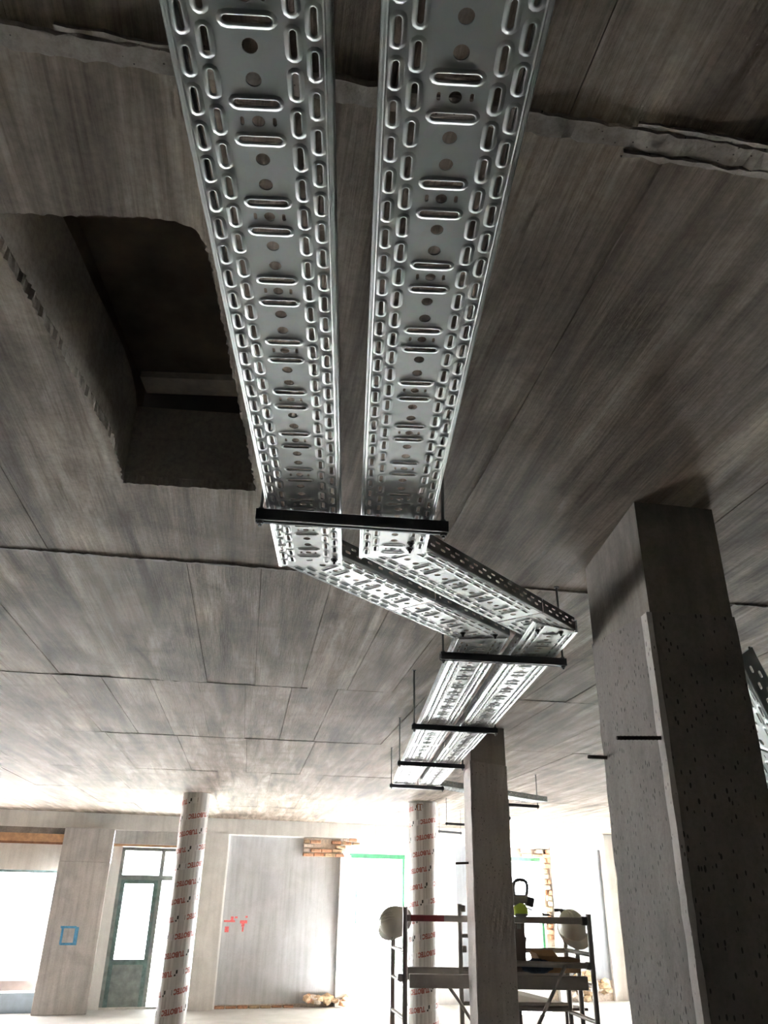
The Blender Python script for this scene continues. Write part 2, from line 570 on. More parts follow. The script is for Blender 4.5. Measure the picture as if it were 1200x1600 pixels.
# the opening through the slab and what closes it above
lid = empty('cover_board', (-0.55, 1.7, CE + 0.41), label='dark plywood cover lying over the rectangular hole in the concrete ceiling', cat='board')
def at(parent, name, mb, mat):
    o = mb.build(name, mat, parent)
    o.matrix_parent_inverse = parent.matrix_basis.inverted()
    return o
at(lid, 'plywood_sheet', MB().box((-0.99, 0.85, CE + .41), (-0.10, 2.36, CE + .45)), M['cover'])
at(lid, 'batten', MB().box((-0.86, 0.9, CE + .30), (-0.775, 2.30, CE + .41)), M['cover'])
at(lid, 'batten', MB().box((-0.33, 0.9, CE + .30), (-0.24, 2.30, CE + .41)), M['cover'])
at(lid, 'batten', MB().box((-0.9, 2.31, CE + .30), (-0.2, 2.38, CE + .41)), M['dark'])  # dark material paints the black shade of the gap under the cover
at(lid, 'batten', MB().box((-0.9, 0.86, CE + .30), (-0.2, 1.05, CE + .41)), M['cover'])
at(lid, 'painted_light_strip', MB().box((-0.765, 2.19, CE + .385), (-0.335, 2.285, CE + .41)), M['batten'])  # stands in for light falling on the cover's far end

# ------------------------------------------------------------------ room shell
fl = empty('floor', (0, 0, FL), kind='structure')
at(fl, 'floor_slab', MB().box((X0 - .2, Y0 - .2, FL - .2), (X1 + .2, Y1 - .6, FL)), M['floor'])
tag(MB().box((X0 - .2, Y0 - .2, FL), (X0, 14.2, CE + .03)).build('wall_left', M['wall_side']), kind='structure')
tag(MB().box((X1, Y0 - .2, FL), (X1 + .2, 14.7, CE + .03)).box((X1, 14.7, .62), (X1 + .2, 17.3, CE + .03)).box((X1, 17.3, FL), (X1 + .2, 18.6, CE + .03)).build('wall_right', M['wall_side']), kind='structure')
tag(MB().box((X0 - .2, Y0 - .2, FL), (X1 + .2, Y0, CE + .03)).build('wall_back', M['wall_side']), kind='structure')

# ------------------------------------------------------------------ far wall (frame: u along the wall, w into it, z up)
WL = hypot(1, 0.26)
WM = Matrix(((1 / WL, -0.26 / WL, 0, 0), (0.26 / WL, 1 / WL, 0, 16.2), (0, 0, 1, 0), (0, 0, 0, 1)))
TOP = CE + 0.03
far = empty('wall_far', (0, 16.2, FL), kind='structure')
def wpart(name, mat, *boxes, parent=None, bev=0.0):
    mb = MB()
    for lo, hi in boxes:
        mb.box(lo, hi, None, bev)
    o = mb.build(name, mat)
    p = parent or far
    o.parent = p
    o.matrix_parent_inverse = p.matrix_basis.inverted()
    o.matrix_basis = WM
    return o
def wmesh(name, mat, mb, parent=None):
    o = mb.build(name, mat)
    p = parent or far
    o.parent = p
    pw = p.matrix_basis if p.parent is None else WM
    o.matrix_parent_inverse = p.matrix_basis.inverted() if p.parent is None else WM.inverted() if p.matrix_basis == WM else p.matrix_basis.inverted()
    o.matrix_basis = WM
    return o
def wroot(name, u, z, label=None, cat=None, kind=None, group=None):
    o = empty(name, tuple(WM @ Vector((u, 0, z))), label=label, cat=cat, kind=kind, group=group)
    return o

bm_ = tag(MB().box((-9, -.06, .92), (5.62, .40, TOP)).build('beam_far', M['wall_light'], None, WM), kind='structure')
wpart('wall_panel', M['wall_light'], ((-9, 0, FL), (-8.3, .4, .92)))
# bay 1: shop opening under a timber lintel
wpart('rough_concrete_strip', M['joint'], ((-8.3, .02, .82), (-5.15, .4, .92)))
wpart('infill_panel', M['wall_light'], ((-8.3, .12, .24), (-5.15, .4, .655)))
wpart('timber_lintel', M['timber'], ((-8.3, .03, .69), (-5.15, .4, .82)))
wpart('timber_lintel', M['timber_dark'], ((-8.3, .06, .655), (-5.15, .4, .69)))
# pier with a pour joint and a blue sprayed square
wpart('pier', M['wall_pier'], ((-5.15, -.25, FL), (-4.31, .4, .385)), bev=.008)
wpart('pier', M['wall_pier'], ((-5.142, -.24, .388), (-4.318, .4, .92)))
def sq(mb, u0, u1, z0, z1, w):
    mb.add([(u0, w, z0), (u1, w, z0), (u1, w, z1), (u0, w, z1)], [(0, 1, 2, 3)])
mb = MB()
for a, b, c, d in ((-4.93, -4.68, -.63, -.595), (-4.90, -4.64, -.875, -.84), (-4.91, -4.875, -.86, -.60), (-4.70, -4.64, -.87, -.61)):
    mb.box((a, -.253, c), (b, -.2505, d))
wmesh('blue_paint_mark', M['blue_paint'], mb)
# pier foot dirt strip and lintel over the door
wpart('lintel', M['wall_pier'], ((-4.31, .05, .70), (-2.8, .4, .92)))
wpart('timber_strip', M['timber'], ((-4.31, .14, .665), (-2.8, .4, .70)))
wpart('jamb', M['wall_white'], ((-4.31, .28, FL), (-4.14, .4, .665)))
wpart('pilaster', M['wall_light'], ((-2.8, -.10, FL), (-2.29, .4, -1.06)), ((-2.795, -.095, -1.057), (-2.295, .4, .92)))
# smooth grey bay
wpart('wall_panel', M['wall_grey'], ((-2.25, .06, -1.79), (-.13, .4, .90)))
wpart('wall_panel', M['wall_white'], ((-2.29, .0, FL), (-2.25, .4, .92)), ((-2.25, .0, .90), (-.86, .4, .92)))
wpart('wall_panel', M['mortar'], ((-2.25, .10, FL), (-.13, .4, -1.79)))
mb = MB()
for a, b, c, d in ((-2.22, -2.02, -.53, -.50), (-2.10, -2.05, -.50, -.44), (-2.19, -2.12, -.69, -.60), (-1.93, -1.80, -.55, -.50), (-1.90, -1.845, -.60, -.55), (-1.885, -1.855, -.68, -.60), (-2.03, -1.98, -.47, -.44), (-1.84, -1.80, -.46, -.43)):
    mb.box((a, .0575, c), (b, .0595, d))
wmesh('red_paint_mark', M['red_paint'], mb)
# torn open patch of brickwork, top right of the grey bay
rng = random.Random(3)
def bricks(u0, u1, z0, z1, w, bu, bz, depth=.1, ragged=.0):
    row = 0
    z = z0
    while z < z1 - .02:
        u = u0 - (bu / 2 if row % 2 else 0) + rng.uniform(-.03, .03)
        while u < u1:
            a, b = max(u, u0 - ragged * rng.random()), min(u + bu - .018, u1 + ragged * rng.random())
            if b - a > .05 and rng.random() > .10:
                dw = rng.uniform(-.04, .02)
                wpart('brick', M['brick'] if rng.random() < .6 else M['mortar'] if rng.random() < .5 else M['stone'], ((a, w + dw, z), (b, w + dw + depth, z + bz - .014 + rng.uniform(-.01, .004))), bev=.008)
            u += bu
        z += bz
        row += 1
wpart('wall_panel', M['mortar'], ((-.86, .055, .58), (-.05, .058, .91)))
bricks(-.84, -.06, .585, .90, -.02, .21, .075, .08, .04)
bricks(-.06, .22, .80, .90, -.01, .17, .07, .08, .05)
bricks(-2.24, -.82, FL, -1.79, .055, .20, .056, .1)
wpart('lintel', M['wall_white'], ((-.13, .02, .66), (1.2, .4, .92)))
wpart('jamb', M['wall_white'], ((-.13, -.02, FL), (.08, .4, .62)))
def rubble(u0, u1, z0, z1, w, count, smin, smax, mats):
    for i in range(count):
        s0 = rng.uniform(smin, smax)
        bm = bmesh.new()
        bmesh.ops.create_icosphere(bm, subdivisions=1, radius=1.0)
        sc = Vector((s0 * rng.uniform(.8, 1.4), s0 * rng.uniform(.6, .9), s0 * rng.uniform(.55, .9)))
        c = Vector((rng.uniform(u0, u1), w + rng.uniform(-.12, .04), rng.uniform(z0 + sc.z * .7, z1)))
        mb = MB()
        vv = [c + Vector((v.co.x * sc.x, v.co.y * sc.y, v.co.z * sc.z)) * rng.uniform(.82, 1.12) for v in bm.verts]
        bm.verts.index_update()
        mb.add(vv, [tuple(v.index for v in f.verts) for f in bm.faces])
        bm.free()
        wmesh('stone', M[rng.choice(mats)], mb)
rubble(-.78, .10, FL, FL + .16, -.02, 16, .06, .13, ['stone', 'stone', 'brick', 'mortar'])
# white stretch behind the right round column
wpart('wall_panel', M['wall_white'], ((1.2, 0, FL), (2.25, .4, .92)), ((2.25, .0, .86), (3.4, .4, .92)), ((3.2, 0, FL), (3.4, .4, .86)))
wpart('wall_panel', M['wall_blue'], ((2.25, .05, FL), (3.2, .4, .86)))
rubble(2.3, 3.2, FL, FL + .15, -.05, 8, .06, .12, ['stone', 'mortar'])
# bay 3
wpart('wall_panel', M['wall_white'], ((3.4, .02, FL), (4.2, .4, -1.25)), ((3.4, .02, .86), (4.36, .4, .92)))
wpart('wall_panel', M['mortar'], ((3.4, .08, .69), (4.36, .4, .86)), ((4.2, .08, FL), (4.36, .4, .69)))
bricks(3.72, 4.34, .69, .86, .0, .21, .08, .08, .03)
bricks(4.2, 4.34, -.9, .69, .02, .15, .10, .07)
wpart('wall_panel', M['wall_white'], ((4.36, -.02, FL), (4.56, .4, .92)), ((5.56, -.02, FL), (5.84, .4, .92)), ((4.56, .0, .88), (5.56, .4, .92)))
wpart('wall_panel', M['wall_blue'], ((4.56, .05, -1.5), (5.56, .4, .88)))
wpart('wall_panel', M['mortar'], ((4.56, .05, FL), (5.56, .4, -1.5)))
rubble(4.6, 5.4, FL, FL + .42, -.02, 22, .09, .19, ['stone', 'stone', 'mortar', 'stone'])
wpart('pilaster', M['wall_light'], ((5.84, -.30, FL), (6.5, .4, .84)), ((5.84, -.30, .843), (6.5, .4, TOP)))
wpart('wall_panel', M['wall_white'], ((5.62, -.02, .92), (9.1, .4, TOP)), ((8.4, 0, FL), (9.1, .4, .92)), ((6.5, 0, .62), (8.4, .4, .92)))

# ------------------------------------------------------------------ openings in the far wall
def glazed(name, u0, u1, z0, z1, w, mat, bars_u=(), bars_z=(), t=.05, pane_skip=()):
    r = wroot(name, (u0 + u1) / 2, z0, kind='structure')
    us = [u0] + list(bars_u) + [u1]
    zs = [z0] + list(bars_z) + [z1]
    bx = [((u0, w, z0), (u0 + t, w + .05, z1)), ((u1 - t, w, z0), (u1, w + .05, z1)), ((u0, w, z0), (u1, w + .05, z0 + t)), ((u0, w, z1 - t), (u1, w + .05, z1))]
    bx += [((u - t / 2, w + .002, z0), (u + t / 2, w + .048, z1)) for u in bars_u]
    bx += [((u0, w + .004, z - t / 2), (u1, w + .046, z + t / 2)) for z in bars_z]
    wpart('frame', mat, *bx, parent=r)
    for i in range(len(us) - 1):
        for j in range(len(zs) - 1):
            if (i, j) in pane_skip:
                continue
            wpart('pane', M['glass'], ((us[i] + t * .4, w + .022, zs[j] + t * .4), (us[i + 1] - t * .4, w + .028, zs[j + 1] - t * .4)), parent=r)
    return r
w1 = wroot('window_1', -6, -1.58, kind='structure')
wpart('sill', M['sill'], ((-8.3, .06, FL), (-5.15, .40, -1.57)), parent=w1)
wpart('frame', M['teal'], ((-8.3, .18, .20), (-5.15, .30, .24)), parent=w1)
# steel door with glazed leaf
d1 = wroot('door_1', -3.5, FL, kind='structure')
wpart('frame', M['door_grey'], ((-4.14, .30, FL), (-4.08, .36, .66)), ((-2.80, .30, FL), (-2.75, .36, .66)), ((-4.14, .30, .60), (-2.75, .36, .66)), ((-4.14, .30, .12), (-2.75, .36, .20)), ((-3.44, .302, FL), (-3.37, .358, .66)), parent=d1)
leaf = wpart('leaf', M['teal'], ((-4.08, .29, FL + .02), (-4.01, .345, .12)), ((-3.51, .29, FL + .02), (-3.44, .345, .12)), ((-4.01, .29, .06), (-3.51, .345, .12)), ((-4.01, .29, -1.20), (-3.51, .345, -1.12)), parent=d1)
wpart('kick_panel', M['door_grey'], ((-4.01, .305, FL + .03), (-3.51, .335, -1.20)), ((-3.97, .298, -1.66), (-3.55, .306, -1.30)), parent=d1)
for a, b, c, d in ((-4.08, -3.44, .20, .60), (-3.37, -2.80, .20, .60), (-4.01, -3.51, -1.12, .06), (-3.37, -2.80, -1.75, .12)):
    wpart('pane', M['glass'], ((a, .317, c), (b, .323, d)), parent=d1)
wpart('handle', M['zinc'], ((-3.485, .25, -.55), (-3.465, .29, -.41)), parent=d1)
wpart('threshold', M['wall_light'], ((-4.14, .24, FL), (-2.75, .40, FL + .03)), parent=d1)
# green framed opening
w2 = wroot('window_2', .6, FL, kind='structure')
wpart('frame', M['green'], ((.08, .06, .58), (1.2, .18, .66)), ((1.16, .10, -1.5), (1.2, .18, .60)), parent=w2)
lf = []
LM = WM @ Matrix.Translation((.10, .19, 0)) @ Matrix.Rotation(radians(58), 4, 'Z')     # leaf ajar towards the street
def lpart(name, mat, *boxes, parent):
    mb = MB()
    for lo, hi in boxes:
        mb.box(lo, hi)
    o = mb.build(name, mat, parent)
    o.matrix_parent_inverse = w2.matrix_basis.inverted()
    o.matrix_basis = LM
    return o
lpart('open_leaf', M['green'], ((0, -.02, -1.3), (.05, .02, .58)), ((.50, -.02, -1.3), (.55, .02, .58)), ((.05, -.02, .52), (.50, .02, .58)), ((.05, -.02, .06), (.50, .02, .12)), ((.05, -.02, -.62), (.50, .02, -.56)), ((.05, -.02, -1.3), (.50, .02, -1.24)), parent=w2)
for c, d in ((.12, .52), (-.56, .06), (-1.24, -.62)):
    lpart('pane', M['green_glass'], ((.05, -.004, c), (.50, .004, d)), parent=w2)
wpart('broken_sill', M['wall_pier'], ((.08, .05, -1.62), (.26, .40, -1.30)), parent=w2)
w3 = wroot('window_3', 3.8, -1.25, kind='structure')
wpart('frame', M['green'], ((3.4, .16, .62), (4.2, .24, .69)), ((3.4, .16, -1.25), (3.45, .24, .62)), ((4.15, .16, -1.25), (4.2, .24, -.4)), ((3.4, .16, -1.25), (4.2, .24, -1.19)), parent=w3)
wpart('pane', M['glass'], ((3.45, .197, -1.19), (4.15, .203, -.62)), parent=w3)
wpart('sill', M['wall_white'], ((3.36, -.06, -1.25), (4.24, .40, -1.22)), parent=w3)
w4 = glazed('window_4', 6.5, 8.4, FL, .62, .2, M['green'], (7.1, 7.75), (-.2,))

# ------------------------------------------------------------------ outside
out = tag(MB().box((-40, .4, FL - .3), (40, 45, FL - .04)).build('ground_outside', M['street'], None, WM), kind='structure')

tag(MB().box((X1 + .2, -30, FL - .3), (40, 18.2, FL - .045)).build('ground_outside', M['street']), kind='structure')
def wthing(name, u, w, z, label, cat, group=None):
    return empty(name, tuple(WM @ Vector((u, w, z))), label=label, cat=cat, group=group)
sb = wthing('stone_slab', -5.3, 1.6, FL, 'grey slab leaning upright outside the left shop opening', 'slab')
mb = MB()
mb.add([(-5.58, 1.45, -1.42), (-4.9, 1.45, -1.42), (-4.9, 1.75, -.40), (-5.70, 1.75, -.50), (-5.58, 1.53, -1.42), (-4.9, 1.53, -1.42), (-4.9, 1.83, -.40), (-5.70, 1.83, -.50)],
       [(0, 1, 2, 3), (7, 6, 5, 4), (0, 3, 7, 4), (1, 5, 6, 2), (0, 4, 5, 1), (3, 2, 6, 7)])
wmesh('slab_panel', M['wall_grey'], mb, sb)
lg = wthing('stone_bench', -5.8, 1.4, FL, 'low grey ledge on a dark base outside the left shop opening', 'ledge')
wpart('top', M['wall_grey'], ((-7.4, 1.2, -1.50), (-4.9, 1.95, -1.42)), parent=lg)
wpart('base', M['case'], ((-7.3, 1.3, FL - .04), (-4.95, 1.9, -1.50)), parent=lg)
for u, zt, lean, lb in ((-5.93, -.62, .06, 'pale timber plank standing on the grey ledge outside, leftmost of three'),
                        (-5.81, -.48, .02, 'tallest raw timber plank standing on the grey ledge outside'),
                        (-5.70, -.82, .0, 'shortest timber plank standing on the grey ledge beside the grey slab')):
    mb = MB()
    a, b = u + .0, u + .085
    mb.add([(a, 1.35, -1.42), (b, 1.35, -1.42), (b, 1.39, -1.42), (a, 1.39, -1.42), (a - lean, 1.58, zt), (b - lean, 1.58, zt), (b - lean, 1.62, zt), (a - lean, 1.62, zt)],
           [(3, 2, 1, 0), (4, 5, 6, 7), (0, 1, 5, 4), (1, 2, 6, 5), (2, 3, 7, 6), (3, 0, 4, 7)])
    tag(mb.build('timber_plank', M['timber'], None, WM), lb, 'plank', 'timber planks outside')

# ------------------------------------------------------------------ daylight portals at the openings
def portal(name, u0, u1, z0, z1, w=.42):
    ld = bpy.data.lights.new(name, 'AREA')
    ld.shape = 'RECTANGLE'
    ld.size = u1 - u0
    ld.size_y = z1 - z0
    ld.cycles.is_portal = True
    o = bpy.data.objects.new(name, ld)
    COL.objects.link(o)
    c = WM @ Vector(((u0 + u1) / 2, w, (z0 + z1) / 2))
    xa = Vector((1, .26, 0)).normalized()
    za = Vector((-.26, 1, 0)).normalized()      # lamp shines along -Z, into the room
    ya = za.cross(xa)
    o.matrix_world = Matrix(((xa.x, ya.x, za.x, c.x), (xa.y, ya.y, za.y, c.y), (xa.z, ya.z, za.z, c.z), (0, 0, 0, 1)))
portal('daylight_portal', -8.3, -5.15, -1.57, .24)
portal('daylight_portal', -4.05, -2.8, FL, .66)
portal('daylight_portal', .08, 1.2, FL, .66, .72)
portal('daylight_portal', 3.4, 4.2, -1.25, .69)
portal('daylight_portal', 6.5, 8.4, FL, .62)
for y0, y1 in ((14.7, 17.3),):        # openings in the right wall, beyond the near column
    ld = bpy.data.lights.new('daylight_portal', 'AREA')
    ld.shape = 'RECTANGLE'
    ld.size, ld.size_y = y1 - y0, .62 - FL
    ld.cycles.is_portal = True
    o = bpy.data.objects.new('daylight_portal', ld)
    COL.objects.link(o)
    o.matrix_world = Matrix(((0, 0, 1, X1 + .22), (-1, 0, 0, (y0 + y1) / 2), (0, -1, 0, (FL + .62) / 2), (0, 0, 0, 1)))

# ------------------------------------------------------------------ square concrete columns
def column(name, A, B, D, jz, z0, label, mh='column_top', ms='column'):
    A, B, D = Vector(A), Vector(B), Vector(D)
    Cc = B + D - A
    r = empty(name, (A.x, A.y, z0), label=label, cat='column', kind='thing')
    quad = [A, B, Cc, D]
    per, zj = [], []
    for i in range(4):
        for k in range(24):
            t = k / 24
            p = quad[i].lerp(quad[(i + 1) % 4], t)
            per.append((p.x, p.y))
            zj.append(jz[i] * (1 - t) + jz[(i + 1) % 4] * t + random.uniform(-.004, .004) - .012 * sin(pi * t))
    n = len(per)
    mb = MB()
    mb.add([(x, y, z) for (x, y), z in zip(per, zj)] + [(x, y, CE + .02) for x, y in per], [(i, (i + 1) % n, n + (i + 1) % n, n + i) for i in range(n)])
    at(r, 'column_head', mb, M[mh])
    # lower lift: a touch wider, its near edge chamfered
    e1 = (B - A).normalized()
    e2 = (D - A).normalized()
    o = .005
    A2, B2, C2, D2 = A - e1 * o - e2 * o, B + e1 * o - e2 * o, Cc + e1 * o + e2 * o, D - e1 * o + e2 * o
    corner = []
    for q in (A2 + e2 * .022, A2 + e2 * .008 - e1 * .003, A2 + e1 * .010 - e2 * .002, A2 + e1 * .024):
        corner.append(q)
    loop = [corner[2], corner[3]] + [corner[3].lerp(B2, k / 14) for k in range(1, 14)] + [B2] + [B2.lerp(C2, k / 8) for k in range(1, 8)] + [C2] + [C2.lerp(D2, k / 14) for k in range(1, 14)] + [D2] + [D2.lerp(corner[0], k / 14) for k in range(1, 14)] + [corner[0], corner[1]]
    def jz_at(p):
        q = p - A
        a = max(0, min(1, q.dot(e1) / (B - A).length))
        b = max(0, min(1, q.dot(e2) / (D - A).length))
        return (jz[0] * (1 - a) + jz[1] * a) * (1 - b) + (jz[3] * (1 - a) + jz[2] * a) * b
    n = len(loop)
    zt = [jz_at(p) + random.uniform(-.005, .003) - .003 for p in loop]
    levels = [z0 + (1.0) * k / 40 for k in range(40)]
    mb = MB()
    rings = []
    for k in range(41):
        ring = []
        for p, z1 in zip(loop, zt):
            f = k / 40
            jx = Vector((random.uniform(-.0018, .0018), random.uniform(-.0018, .0018)))
            ring.append((p.x + jx.x, p.y + jx.y, z0 + (z1 - z0) * f))
        rings.append(ring)
    vs = [p for ring in rings for p in ring]
    fs = [(k * n + i, k * n + (i + 1) % n, (k + 1) * n + (i + 1) % n, (k + 1) * n + i) for k in range(40) for i in range(n)]
    fs.append(tuple(40 * n + i for i in range(n)))
    mb.add(vs, fs)
    at(r, 'column_shaft', mb, M[ms])
    if ms == 'column':
        mb = MB()
        lv = [z0 + (jz[0] - .006 - z0) * k / 60 for k in range(61)]
        cols = [[], [], [], []]
        for z in lv:
            j = random.uniform(-.004, .004)
            for lst, p in zip(cols, (A2 - e1 * .001 + e2 * (.052 + j), A2 - e1 * .010 + e2 * (.046 + j), A2 - e1 * (.010 + j * .3) - e2 * .002, A2 + e1 * (.008 + j * .4) - e2 * .003)):
                lst.append((p.x, p.y, z))
        for q0, q1 in zip(cols, cols[1:]):
            mb.strip(q0, q1)
        tag(at(r, 'corner_strip', mb, M['column_far']), 'paler rough strip down the corner')
    return r
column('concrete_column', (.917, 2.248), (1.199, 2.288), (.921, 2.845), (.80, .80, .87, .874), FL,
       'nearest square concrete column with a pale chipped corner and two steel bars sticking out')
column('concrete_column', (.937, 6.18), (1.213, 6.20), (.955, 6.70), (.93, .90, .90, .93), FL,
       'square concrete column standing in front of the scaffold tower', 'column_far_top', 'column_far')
def rebar(p0, p1, r, label):
    mb = MB().tube(p0, p1, r, 8)
    p0, p1 = Vector(p0), Vector(p1)
    for k in range(1, 12):
        c = p0.lerp(p1, k / 12)
        d = (p1 - p0).normalized()
        mb.tube(c - d * .0015, c + d * .0015, r * 1.18, 8)
    tag(mb.build('steel_bar', M['rust']), label, 'rebar')
rebar((.915, 2.262, .4165), (.768, 2.25, .411), .0055, 'longer upper rusty steel bar sticking out of the nearest concrete column')
rebar((.93, 2.82, .445), (.845, 2.80, .443), .0060, 'shorter lower rusty steel bar sticking out behind the nearest concrete column')
rebar((.96, 6.5, .214), (.842, 6.5, .207), .008, 'rusty steel bar sticking out of the column in front of the scaffold')

# ------------------------------------------------------------------ cable trays
TW, TH = 0.190, 0.050
PER, PIT = 0.1535, 0.0512
RNG_PROFILE = [(0.0066, 0.0), (0.0052, -0.0004), (0.0037, -0.0012), (0.0021, -0.0017), (0.0008, -0.0016), (0.0, -0.0010), (0.0, 0.0012)]
def tray(name, loc, rz, s0L, s0R, s1L, s1R, phase, label, group, matrix=None, scale=1.0, bolts=()):
    """perforated tray: local x across (0..TW), local y along, z up from the outside of the base"""
    r = empty(name, loc, rz, label=label, cat='cable tray', group=group)
    if matrix is not None:
        r.matrix_basis = matrix
    mb = MB()
    holes = []
    def lo(x): return s0L + (s0R - s0L) * x / TW
    def hi(x): return s1L + (s1R - s1L) * x / TW
    def ok(loop):
        return all(lo(x) + .004 < y < hi(x) - .004 for x, y in loop)
    def emboss(cx, cy, half, rad, along):
        prof = RNG_PROFILE
        loops = [stadium(cx, cy, half, rad + d, along) for d, z in prof]
        if not ok(loops[0]):
            return
        holes.append(loops[0])
        n = len(loops[0])
        vs = [(x, y, z) for (d, z), lp in zip(prof, loops) for x, y in lp]
        mb.add(vs, [(k * n + i, k * n + (i + 1) % n, (k + 1) * n + (i + 1) % n, (k + 1) * n + i) for k in range(len(prof) - 1) for i in range(n)], True)
    def flat(loop):
        if ok(loop):
            holes.append(loop)
            n = len(loop)
            mb.add([(x, y, 0) for x, y in loop] + [(x, y, .0014) for x, y in loop], [(i, (i + 1) % n, n + (i + 1) % n, n + i) for i in range(n)], True)
    def circle(cx, cy, rad, n=14):
        return [(cx + rad * cos(2 * pi * i / n), cy + rad * sin(2 * pi * i / n)) for i in range(n)]
    a, b = min(s0L, s0R), max(s1L, s1R)
    k0 = math.floor((a - phase) / PER) - 1
    k1 = math.ceil((b - phase) / PER) + 1
    cx = TW / 2
    for k in range(k0, k1 + 1):
        c = phase + k * PER
        flat(circle(cx, c, .0082))
        flat(stadium(cx - .0205, c, .0038, .0025, True, 3))
        flat(stadium(cx + .0205, c, .0038, .0025, True, 3))
        for s in (-.026, .026):
            emboss(cx, c + s, .0235, .0046, False)
        for s in (.0563, .0972):
            flat(circle(cx, c + s, .0096, 16))
        for j in range(3):
            for x in (.0200, .1700):
                emboss(x, c - .0778 + j * PIT, .0128, .0038, True)
            for x in (.0445, .1455):
                emboss(x, c - .0510 + j * PIT, .0128, .0038, True)
    e = .004
    ov, of = plate([(e, lo(e)), (TW - e, lo(TW - e)), (TW - e, hi(TW - e)), (e, hi(e))], holes)
    mb.add([(p.x, p.y, 0) for p in ov], of)
    for x, sg in ((0.0, 1), (TW, -1)):
        arc = [(x + sg * e * (1 - sin(t)), e * (1 - cos(t))) for t in (0, pi / 6, pi / 3, pi / 2)]
        for (xa, za), (xb, zb) in zip(arc, arc[1:]):
            mb.add([(xa, lo(x), za), (xb, lo(x), zb), (xb, hi(x), zb), (xa, hi(x), za)], [(0, 1, 2, 3)], True)
        xb_ = x + sg * .0082         # stiffening bead along the edge
        for q0, q1, z0, z1 in ((-.0018, 0, 0, -.0011), (0, .0018, -.0011, 0)):
            mb.add([(xb_ + q0, lo(x), z0 - .0001), (xb_ + q1, lo(x), z1 - .0001), (xb_ + q1, hi(x), z1 - .0001), (xb_ + q0, hi(x), z0 - .0001)], [(0, 1, 2, 3)], True)
    mb.build('base_plate', M['galv'], r)
    for x, sg in ((0.0, 1), (TW, -1)):
        mb = MB()
        holes = []
        y0, y1 = lo(x), hi(x)
        k = math.ceil((y0 - phase) / PIT)
        while phase + k * PIT < y1:
            for z, dy in ((.019, 0), (.035, PIT / 2)):
                lp = stadium(z, phase + k * PIT + dy, .0075, .0034, True, 3)
                if all(y0 + .003 < q[1] < y1 - .003 for q in lp):
                    holes.append(lp)
            k += 1
        ov, of = plate([(e, y0), (TH, y0), (TH, y1), (e, y1)], holes)
        mb.add([(x, p.y, p.x) for p in ov], of)
        mb.add([(x, y0, TH), (x + sg * .009, y0, TH), (x + sg * .009, y1, TH), (x, y1, TH), (x + sg * .009, y0, TH - .006), (x + sg * .009, y1, TH - .006)], [(0, 1, 2, 3), (1, 4, 5, 2)])
        mb.build('side_wall', M['galv'], r)
    for bx, by in bolts:
        mb = MB()
        mb.lathe([(.0105, -.001), (.0105, -.003)], 14, Matrix.Translation((bx, by, 0)))
        mb.lathe([(.0068, -.003), (.0068, -.009)], 6, Matrix.Translation((bx, by, 0)))
        mb.lathe([(.0034, -.009), (.0032, -.016)], 10, Matrix.Translation((bx, by, 0)))
        mb.build('bolt', M['bolt'], r)
    return r
GA = 'cable trays under the ceiling'
tray('cable_tray', (-.241, 0, H), radians(-.15), -1.2, -1.2, 2.155, 2.115, .660,
     'left one of the two long perforated steel trays passing overhead beside the ceiling hole', GA, bolts=((.168, 2.085),))
tray('cable_tray', (.005, 0, H), 0, -1.2, -1.2, 2.07, 2.02, .613,
     'right one of the two long perforated steel trays passing overhead', GA, bolts=((.142, 1.985), (.142, 1.945)))
AJ = radians(41)
tv, nv = (sin(AJ), cos(AJ)), (cos(AJ), -sin(AJ))
def jog(n0, s0, s1, phase, label, dz=.003, **kw):
    tray('cable_tray', (n0 * nv[0], n0 * nv[1], H + dz), -AJ, s0, s0, s1, s1, phase, label, GA, **kw)
jog(-1.577, 1.478, 1.998, 1.758, 'left slanting tray piece joined to the left overhead tray behind the first hanger')
jog(-1.577, 2.003, 2.49, 1.758 + 2 * PER + .02, 'short left slanting tray piece ending bolted above the second hanger', bolts=((.07, 2.35), (.155, 2.44)))
jog(-1.345, 1.571, 2.314, 1.912, 'right slanting tray piece with a dark slotted side, joined to the right overhead tray')
jog(-1.345, 2.320, 2.567, 1.912 + 3 * PER, 'short right slanting tray piece at the outer corner of the bend')
tray('cable_tray', (.395, 0, H - .002), 0, 2.83, 2.80, 5.195, 5.195, 2.95, 'left tray between the second and third hangers, after the bend', GA)
tray('cable_tray', (.395, 0, H), 0, 5.20, 5.20, 7.26, 7.26, 5.25, 'left tray over the fourth hanger, ending at the last hanger', GA)
tray('cable_tray', (.633, 0, H - .002), 0, 2.60, 2.705, 5.31, 5.31, 2.86, 'right tray between the second and third hangers, after the bend', GA, bolts=((.035, 2.685), (.125, 2.70)))
tray('cable_tray', (.628, 0, H), 0, 5.315, 5.315, 7.28, 7.28, 5.38, 'right tray over the fourth hanger, passing beside the column in front of the scaffold', GA)
# far branch: its near side runs from (.839,7.332) to (2.075,8.463)
AF = atan2(2.075 - .839, 8.463 - 7.332)
ft = (sin(AF), cos(AF)); fn = (cos(AF), -sin(AF))
nr = .839 * fn[0] + 7.332 * fn[1]
s_a = .839 * ft[0] + 7.332 * ft[1]; s_b = 2.075 * ft[0] + 8.463 * ft[1]
tray('cable_tray', ((nr - TW) * fn[0], (nr - TW) * fn[1], H + .003), -AF, s_a - .02, s_a - .02, s_b, s_b, s_a,
     'far tray branching off behind the square column, its slotted side facing us', GA)
